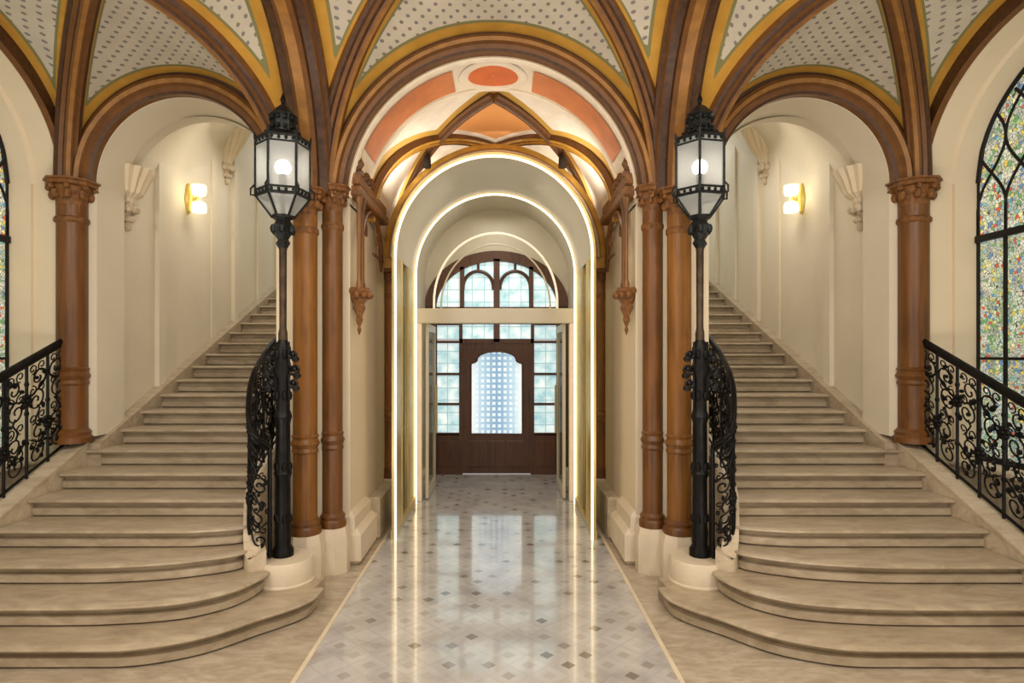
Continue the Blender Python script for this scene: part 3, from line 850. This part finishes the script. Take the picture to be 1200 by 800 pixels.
for sg in (-1, 1):
    xa = sorted((sg*.57, sg*.50)); 
    a, b_ = sorted((sg*.57, sg*.51)); 
    for (x0, x1) in ((.555, .61), (.97, 1.17)):
        q = sorted((sg*x0, sg*x1)); m.box(q[0], q[1], W - .06, W + .03, 0, 2.72)
    for zz in (.655, 1.14, 1.63, 2.15, 2.44): m.box(min(sg*.6, sg*1.0), max(sg*.6, sg*1.0), W - .05, W + .03, zz - .02, zz + .02)
    for q in range(2): m.box(*sorted((sg*(.64 + q*.17), sg*(.64 + q*.17 + .14))), W - .06, W - .04, .12, .55, 0, .008)
m.box(-.6, .6, W - .06, W + .03, 2.13, 2.20); m.box(-1.0, 1.0, W - .05, W + .03, 2.44, 2.72)
m.box(-.05, .05, W - .06, W + .03, 2.15, 2.5)
n = 40      # fan frame
arc = lambda r, b, i: (-r*cos(pi*i/n), 2.70 + b*sin(pi*i/n))
rows = []
for i in range(n + 1):
    x0, z0 = arc(1.17, .93, i); x1, z1 = arc(.98, .76, i)
    rows.append([(x0, W - .06, z0), (x1, W - .06, z1), (x1, W + .03, z1), (x0, W + .03, z0)])
m.grid(rows)
ft = lambda x: 2.70 + .80*sqrt(max(0, 1 - (x/1.02)**2))
m.box(-.05, .05, W - .06, W + .03, 2.7, 3.5)
for x in (-.56, .56): m.box(x - .035, x + .035, W - .06, W + .03, 2.7, ft(x))
for sg in (-1, 1):
    P = [(sg*.30 - .25*cos(pi*i/16), W - .03, 3.0 + .30*sin(pi*i/16)**.85 if 0 < i < 16 else 3.0) for i in range(17)]
    m.tube(P, .03, 8); m.tube([(sg*.30, W - .03, 3.28), (sg*.30, W - .03, 3.5)], .022, 8)
m.build('frame', 'darkwood', f, 30)
def pane(m, x0, x1, z0, z1): m.box(x0, x1, W + .0, W + .01, z0, z1)
for sg in (-1, 1):
    for (za, zb) in ((.675, 1.12), (1.16, 1.61), (1.65, 2.13), (2.2, 2.44)):
        m = MB(); pane(m, *sorted((sg*.61, sg*.97)), za, zb); m.build('side_pane', 'fan_glass', f)
    m = MB(); pane(m, *sorted((sg*.05, sg*.555)), 2.2, 2.44); m.build('transom_pane', 'fan_glass', f)
    for xa, xb in ((.05, .525), (.595, .99)):
        m = MB(); rows = []
        for i in range(13):
            x = lerp(xa, xb, i/12); rows.append([(sg*x, W, 2.7), (sg*x, W, ft(x) + .0)])
        m.grid(rows); m.build('fan_pane', 'fan_glass', f)

# ------------------------------------------------------------------ lamp posts
LX, LY, LZ = 1.675, 4.80, .336
for sx, nm in SIDES:
    lab = ('black iron lamp post whose six-sided lantern turns a flat pane to the hall' if sx < 0 else
           'black iron lamp post whose six-sided lantern turns an upright edge to the hall')
    t = thing('lamp_post', lab, 'lamp post', (sx*LX, LY, LZ), 'newel lamp posts')
    c = (LX, LY, 0)
    m = MB(sx); m.lathe([(.085, LZ), (.085, LZ + .05), (.06, LZ + .09), (.066, LZ + .2), (.06, LZ + .24), (.058, LZ + .62), (.072, LZ + .66), (.058, LZ + .70), (.056, 1.4), (.072, 1.45), (.055, 1.50), (.05, 1.75), (.075, 1.82), (.052, 1.9), (.062, 2.0), (.03, 2.08)], c, 14)
    for k in range(6):
        a = 2*pi*k/6
        for zz in (LZ + .3, 1.05, 1.62, 1.95): m.ball((LX + .055*cos(a), LY + .055*sin(a), zz), .022, 8, (1, 1, 1.8))
    m.build('pedestal_shaft', 'iron', t)
    for sg in (-1, 1):          # leafy scrolls either side of the post
        m = MB(sx)
        for zc, r in ((1.83, .05), (1.95, .036), (1.72, .04)):
            P = [(LX + sg*(.05 + r + lerp(r, r*.2, i/20)*cos(pi + 2*pi*1.3*i/20)), LY - .02, zc + lerp(r, r*.2, i/20)*sin(pi + 2*pi*1.3*i/20)) for i in range(21)]
            m.tube(P, .012, 6); m.ball((LX + sg*(.05 + r), LY - .02, zc), .022, 8)
            m.ball((LX + sg*(.07 + r), LY - .02, zc - r*1.05), .026, 8, (1.3, .7, 1))
        m.tube([(LX + sg*.055, LY - .02, 1.58), (LX + sg*.05, LY - .02, 2.05)], .012, 6)
        m.build('leaf_scroll', 'iron', t)
    m = MB(sx); m.lathe([(.036, 2.05), (.036, 2.12), (.028, 2.16), (.030, 2.78), (.036, 2.82)], c, 14); m.build('pole', 'pole_iron', t)
    m = MB(sx); m.lathe([(.036, 2.8), (.06, 2.84), (.045, 2.87), (.075, 2.92), (.085, 2.98), (.06, 3.02), (.095, 3.06)], c, 12, 0, 2*pi, 0, True, .12)
    for k in range(6):
        a = 2*pi*k/6 + .3; m.ball((LX + .08*cos(a), LY + .08*sin(a), 2.95), .026, 8, (1, 1, 1.5))
    m.build('collar', 'iron_lamp', t)
    base_a = radians(251.5) - (pi/6 if sx < 0 else 0)
    fr = MB(sx)
    hexp = lambda r, z: [(LX + r*cos(base_a + 2*pi*k/6), LY + r*sin(base_a + 2*pi*k/6), z) for k in range(6)]
    z0, z1, z2, z3 = 3.05, 3.21, 3.66, 3.70
    R0, R1, R2 = .085, .205, .205
    for k in range(6):
        a, b1, c1 = hexp(R0, z0)[k], hexp(R1, z1)[k], hexp(R2, z2)[k]
        fr.tube([a, b1], .011, 6); fr.tube([b1, c1], .011, 6)
        for r, z, q in ((R1, z1, .013), (R1, z1 + .045, .009), (R2, z2, .014), (R2, z2 - .05, .008), (R0, z0, .012)):
            p = hexp(r, z); fr.tube([p[k], p[(k+1) % 6]], q, 6)
        # little scrolls and studs on the two bands
        pa, pb = V(hexp(R1 + .006, z1 + .022)[k]), V(hexp(R1 + .006, z1 + .022)[(k+1) % 6])
        for j in range(4): fr.ball(tuple(pa.lerp(pb, (j + .5)/4)), .014, 6)
        pa, pb = V(hexp(R2 + .006, z2 - .025)[k]), V(hexp(R2 + .006, z2 - .025)[(k+1) % 6])
        for j in range(4): fr.ball(tuple(pa.lerp(pb, (j + .5)/4)), .015, 6)
        # crockets at the corners
        q = hexp(R1 + .035, z1)[k]; fr.tube([b1, q, (q[0], q[1], q[2] + .05), (b1[0], b1[1], b1[2] + .09)], .008, 6)
        q = hexp(R2 + .012, z2 + .05)[k]; fr.tube([c1, q], [.016, .004], 6)
    fr.build('lantern_frame', 'iron_lamp', t)
    gl = MB(sx)
    for k in range(6):
        k2 = (k + 1) % 6; a, b1, c1 = hexp(R0, z0), hexp(R1, z1), hexp(R2, z2)
        gl.add([a[k], a[k2], b1[k2], b1[k]], [[0, 1, 2, 3]]); gl.add([b1[k], b1[k2], c1[k2], c1[k]], [[0, 1, 2, 3]])
    gl.build('lantern_glass', 'lantern_glass', t, 10)
    rf = MB(sx)
    rr = [(.215, z2 + .005), (.17, z2 + .03), (.115, z2 + .05), (.10, z2 + .07), (.098, z2 + .19), (.115, z2 + .205), (.085, z2 + .23), (.05, z2 + .27), (.02, z2 + .29)]
    rf.lathe(rr, c, 6, base_a, base_a + 2*pi)
    for zz, r_ in ((z2 + .10, .10), (z2 + .17, .10), (z2 + .055, .13)):
        for k in range(12): a = 2*pi*k/12; rf.ball((LX + r_*cos(a), LY + r_*sin(a), zz), .018, 6)
    rf.build('lantern_roof', 'iron_lamp', t, 25)
    m = MB(sx); m.lathe([(.02, 3.94), (.012, 3.97), (.022, 3.99), (.003, 4.05)], c, 10); m.build('finial', 'iron', t)
    m = MB(sx); m.ball((LX, LY, 3.45), .062, 14); m.build('bulb', 'bulb', t)
    m = MB(sx); m.lathe([(.02, 3.07), (.018, 3.3), (.03, 3.33), (.03, 3.4)], c, 10); m.build('lamp_holder', 'iron_lamp', t)

# ------------------------------------------------------------------ iron railings
def spiral(cx, cy, r0, r1, a0, a1, n=18):
    return [(cx + lerp(r0, r1, i/n)*cos(lerp(a0, a1, i/n)), cy + lerp(r0, r1, i/n)*sin(lerp(a0, a1, i/n))) for i in range(n + 1)]
def scroll_curves(w, h, fl):
    """wrought scrollwork inside one bay w wide and h high"""
    out = []
    c = w/2; r = w*.40
    for cy, s0 in ((h*.14, 1), (h*.32, -1), (h*.62, 1), (h*.82, -1)):
        s_ = s0*fl
        out.append((spiral(c + s_*w*.06, cy, r, r*.18, pi*.5*(1 if s0 > 0 else -1), pi*.5*(1 if s0 > 0 else -1) + s_*2*pi*1.35, 26), .0075))
    out.append(([(c - fl*r*.9, h*.2), (c + fl*r*.2, h*.24), (c + fl*r*.95, h*.3)], .0075))
    out.append(([(c + fl*r*.9, h*.68), (c - fl*r*.2, h*.72), (c - fl*r*.95, h*.78)], .0075))
    for cy, s0 in ((h*.23, 1), (h*.46, -1), (h*.72, 1), (h*.92, -1)):
        for s1 in (1, -1):
            out.append((spiral(c + s1*w*.22, cy, w*.19, w*.05, pi*.5*s0, pi*.5*s0 + s1*s0*2*pi*1.2, 18), .006))
    out.append(([(c, h*.38), (c + fl*w*.12, h*.44), (c, h*.48), (c - fl*w*.12, h*.53), (c, h*.57)], .008))
    return out
def rosette(m, p, ax, r=.045):
    """six-petal flower at p, facing along ax"""
    ax = V(ax).normalized(); u = ax.cross(V((0, 0, 1))).normalized(); v = V((0, 0, 1))
    for k in range(6):
        a = 2*pi*k/6
        q = V(p) + u*(r*.62*cos(a)) + v*(r*.62*sin(a))
        m.ball(tuple(q), r*.42, 8)
    m.ball(tuple(V(p) + ax*.012), r*.36, 8); m.ball(tuple(V(p) - ax*.012), r*.36, 8)
def railing(sx, name, label, group, base, toph, nb, zoff=0, post_first=True, rail_r=.026, normal=None, rail_ext=None):
    """base(s)->Vector along the curb, s in 0..1; toph(s)->rail height above base"""
    p0 = base(0); t = thing(name, label, 'railing', (sx*p0.x, p0.y, p0.z), group)
    m = MB(sx); n = 40
    top = [base(i/n) + V((0, 0, toph(i/n))) for i in range(n + 1)]
    m.tube(top, rail_r, 8); m.tube([p - V((0, 0, rail_r*1.6)) for p in top], rail_r*.55, 6); m.build('handrail', 'iron', t)
    m = MB(sx); m.tube([base(i/n) + V((0, 0, .035)) for i in range(n + 1)], .013, 6); m.build('bottom_rail', 'iron', t)
    for k in range(nb + 1):
        s_ = k/nb; p = base(s_); h = toph(s_)
        m = MB(sx); m.tube([p, p + V((0, 0, h))], .0125 if 0 < k < nb else .017, 6)
        for q in (.3, .55, .8): m.ball(tuple(p + V((0, 0, h*q))), .02, 8, (1, 1, 1.3))
        o = m.build('baluster', 'iron', t)
        e = .004; tg = (base(min(1, s_ + e)) - base(max(0, s_ - e))); tg.z = 0; tg.normalize(); ax = V((tg.y, -tg.x, 0))
        if 0 < k < nb:
            m = MB(sx); rosette(m, p + V((0, 0, h*(.36 if k % 2 else .66))), ax, .058); m.build('rosette', 'iron', t)
    for k in range(nb):
        sa, sb = k/nb, (k+1)/nb
        w = (base(sb) - base(sa)); w.z = 0; w = w.length; h = .5*(toph(sa) + toph(sb))
        m = MB(sx)
        for cv, r in scroll_curves(w, h - .06, 1 if k % 2 else -1):
            P = []
            for (x, z) in cv:
                s_ = lerp(sa, sb, max(.03, min(.97, x/w))); P.append(base(s_) + V((0, 0, max(.04, min(toph(s_) - .02, (z + .03) * toph(s_)/h)))))
            m.tube(P, r, 5)
        # forged leaves
        for i in range(16):
            s_ = lerp(sa, sb, random.uniform(.1, .9)); p = base(s_) + V((0, 0, toph(s_)*random.uniform(.1, .9)))
            m.ball(tuple(p), .017, 6, (random.uniform(.8, 1.4), random.uniform(.8, 1.4), random.uniform(.8, 1.7)))
        m.build('scrollwork', 'iron', t)
    return t
for sx, nm in SIDES:
    side = 'left' if sx < 0 else 'right'
    def base(s): y = lerp(5.54, 3.66, s); return V((3.95, y, zline(y) + .243))
    railing(sx, 'stair_railing', f'straight black scrollwork railing sloping down along the outer curb of the {side} staircase', 'outer stair railings', base, lambda s: 1.0, 8)
    crv = smooth_path([(1.75, 4.72, .345), (1.82, 4.63, .36), (1.88, 4.66, .46), (1.935, 4.76, .64), (1.99, 4.95, .82), (2.02, 5.25, .98), (2.03, 5.60, 1.12), (2.03, 5.90, 1.25)], 8)
    # arc-length parametrisation
    L = [0]
    for a, b_ in zip(crv, crv[1:]): L.append(L[-1] + ((b_ - a).xy).length)
    def base2(s, crv=crv, L=L):
        q = s*L[-1]
        for i in range(len(L) - 1):
            if q <= L[i+1] + 1e-9: return crv[i].lerp(crv[i+1], (q - L[i])/max(1e-9, L[i+1] - L[i]))
        return crv[-1].copy()
    def top2(s): 
        p = base2(s); zt = interp(s, [(0, 1.22), (.08, 1.30), (.18, 1.48), (.28, 1.66), (.4, 1.80), (.6, 1.97), (.8, 2.11), (1, 2.25)])
        return zt - p.z
    railing(sx, 'newel_railing', f'curved black iron railing swinging round from the {side} lamp post on its pedestal', 'curved newel railings', base2, top2, 7, rail_r=.022)

# ------------------------------------------------------------------ wall sconces and corbels on the stairs
for sx, nm in SIDES:
    side = 'left' if sx < 0 else 'right'
    y, z = 7.42, 3.88
    t = thing('wall_sconce', f'brass wall sconce with two glowing glass shades above the {side} staircase', 'wall lamp', (sx*3.82, y, z), 'stair wall sconces')
    m = MB(sx)
    P = [(z0*.0 + 3.815, y + yy, z + zz) for yy, zz, z0 in ()]
    m.lathe([(.0, -.2), (.03, -.17), (.05, -.10), (.075, 0), (.05, .10), (.03, .17), (.0, .2)], (3.815, y, z), 14, pi/2, 3*pi/2); m.build('back_plate', 'sconce_metal', t)
    m = MB(sx); m.tube([(3.8, y, z), (3.74, y, z - .02), (3.69, y, z)], .014, 8); m.ball((3.69, y, z), .035, 10); m.build('arm', 'sconce_metal', t)
    for sg in (1, -1):
        m = MB(sx); m.lathe([(.04, sg*.035), (.075, sg*.05), (.088, sg*.10), (.085, sg*.165), (.06, sg*.172)], (3.68, y, z), 18); m.build('shade', 'sconce_glass', t)
    for (yc, zb, ht, wd, lab) in ((6.2, 3.24, .62, .24, f'fluted cream corbel under the first vault rib of the {side} staircase'), (8.45, 4.36, .95, .34, f'fluted cream corbel further up the wall of the {side} staircase, beyond the sconce')):
        t = thing('corbel', lab, 'corbel', (sx*3.80, yc, zb), 'stair vault corbels')
        m = MB(sx); m.lathe([(.02, .10), (.05, .14), (.06, .2), (.085, .26), (.10, .32), (wd*.72, ht*.6), (wd*.95, ht*.8), (wd*1.25, ht)], (3.83, yc, zb), 18, pi/2, 3*pi/2, 0, False, .1); m.build('fan', 'plaster', t, 25)
        m = MB(sx)
        for k in range(5):
            a = pi/2 + pi*(k + .5)/5
            m.ball((3.83 + .10*cos(a), yc + .10*sin(a), zb + .22), .045, 8, (1, 1, 1.2)); m.ball((3.83 + .06*cos(a), yc + .06*sin(a), zb + .11), .035, 8)
        m.ball((3.80, yc, zb + .04), .04, 8, (1, 1, 1.5)); m.build('drop', 'curb', t)

# ------------------------------------------------------------------ light
def area(name, loc, rot, size, power, col=(1, .93, .84), sy=None, shape='RECTANGLE', spread=None):
    l = bpy.data.lights.new(name, 'AREA'); l.energy = power; l.color = col; l.shape = shape; l.size = size; l.size_y = sy or size
    if spread: l.spread = radians(spread)
    o = bpy.data.objects.new(name, l); C.objects.link(o); o.location = loc; o.rotation_euler = [radians(r) for r in rot]; return o
def point(name, loc, power, col=(1, .9, .75), r=.05):
    l = bpy.data.lights.new(name, 'POINT'); l.energy = power; l.color = col; l.shadow_soft_size = r
    o = bpy.data.objects.new(name, l); C.objects.link(o); o.location = loc; return o
WARM = (1, .93, .84)
area('hall_fill', (0, 1.2, 4.9), (14, 0, 0), 1.4, 85, WARM)  # added fill behind the viewer, no ceiling fixture
for sg in (-1, 1):
    area('side_hall_key', (sg*2.6, .2, 4.3), (42, 0, 0), .6, 78, WARM)  # added key light so the nosings shade the risers, no fixture
    area('ceiling_fill', (sg*1.9, 1.6, .12), (180, 0, 0), 1.2, 70, WARM)  # unseen fill added near the floor to brighten the vault
    point('lantern_light', (sg*LX, LY, 3.45), 5, (1, .92, .8), .06)
    point('sconce_light', (sg*3.55, 7.42, 3.88), 5, (1, .86, .62), .1)
    area('stair_fill', (sg*2.95, 7.6, 5.0 - .25), (0, 0, 0), .6, 20, WARM, 1.8)  # added overhead fill for the steps, no lamp hangs here
    area('landing_daylight', (sg*2.9, 11.4, 6.3), (-35, 0, 0), 1.2, 55, (.86, .95, 1))
area('portal_fill', (0, 7.0, 3.95), (0, 0, 0), .5, 10, WARM)  # added area fill inside the portal, without a fixture
for sg in (-1, 1):
    for y in (6.62, 7.52):       # unseen fill lights added on the shoulders of the portal roof
        area('portal_roof_fill', (sg*.85, y, 3.745), (180, 0, 0), .12, 7, (1, .92, .8), .34)
area('lobby_light', (0, 8.8, 4.2), (0, 0, 0), .6, 14, (1, .94, .84))

w = bpy.data.worlds.new('world'); bpy.context.scene.world = w; w.use_nodes = True
bg = w.node_tree.nodes['Background']; bg.inputs[0].default_value = (1, .95, .89, 1); bg.inputs[1].default_value = .5

# ------------------------------------------------------------------ camera
cd = bpy.data.cameras.new('camera'); cam = bpy.data.objects.new('camera', cd); C.objects.link(cam)
cam.location = (.083, 0, H); cam.rotation_euler = (radians(90), 0, 0)
cd.sensor_width = 36; cd.lens = 36*700/1200; cd.shift_x = 12/1200; cd.shift_y = 15/1200; cd.clip_start = .05
S = bpy.context.scene; S.camera = cam
S.view_settings.view_transform = 'Standard'; S.view_settings.look = 'None'; S.view_settings.gamma = 1; S.view_settings.use_curve_mapping = False
S.view_settings.exposure = 0.0
S.cycles.use_denoising = True; S.cycles.max_bounces = 8
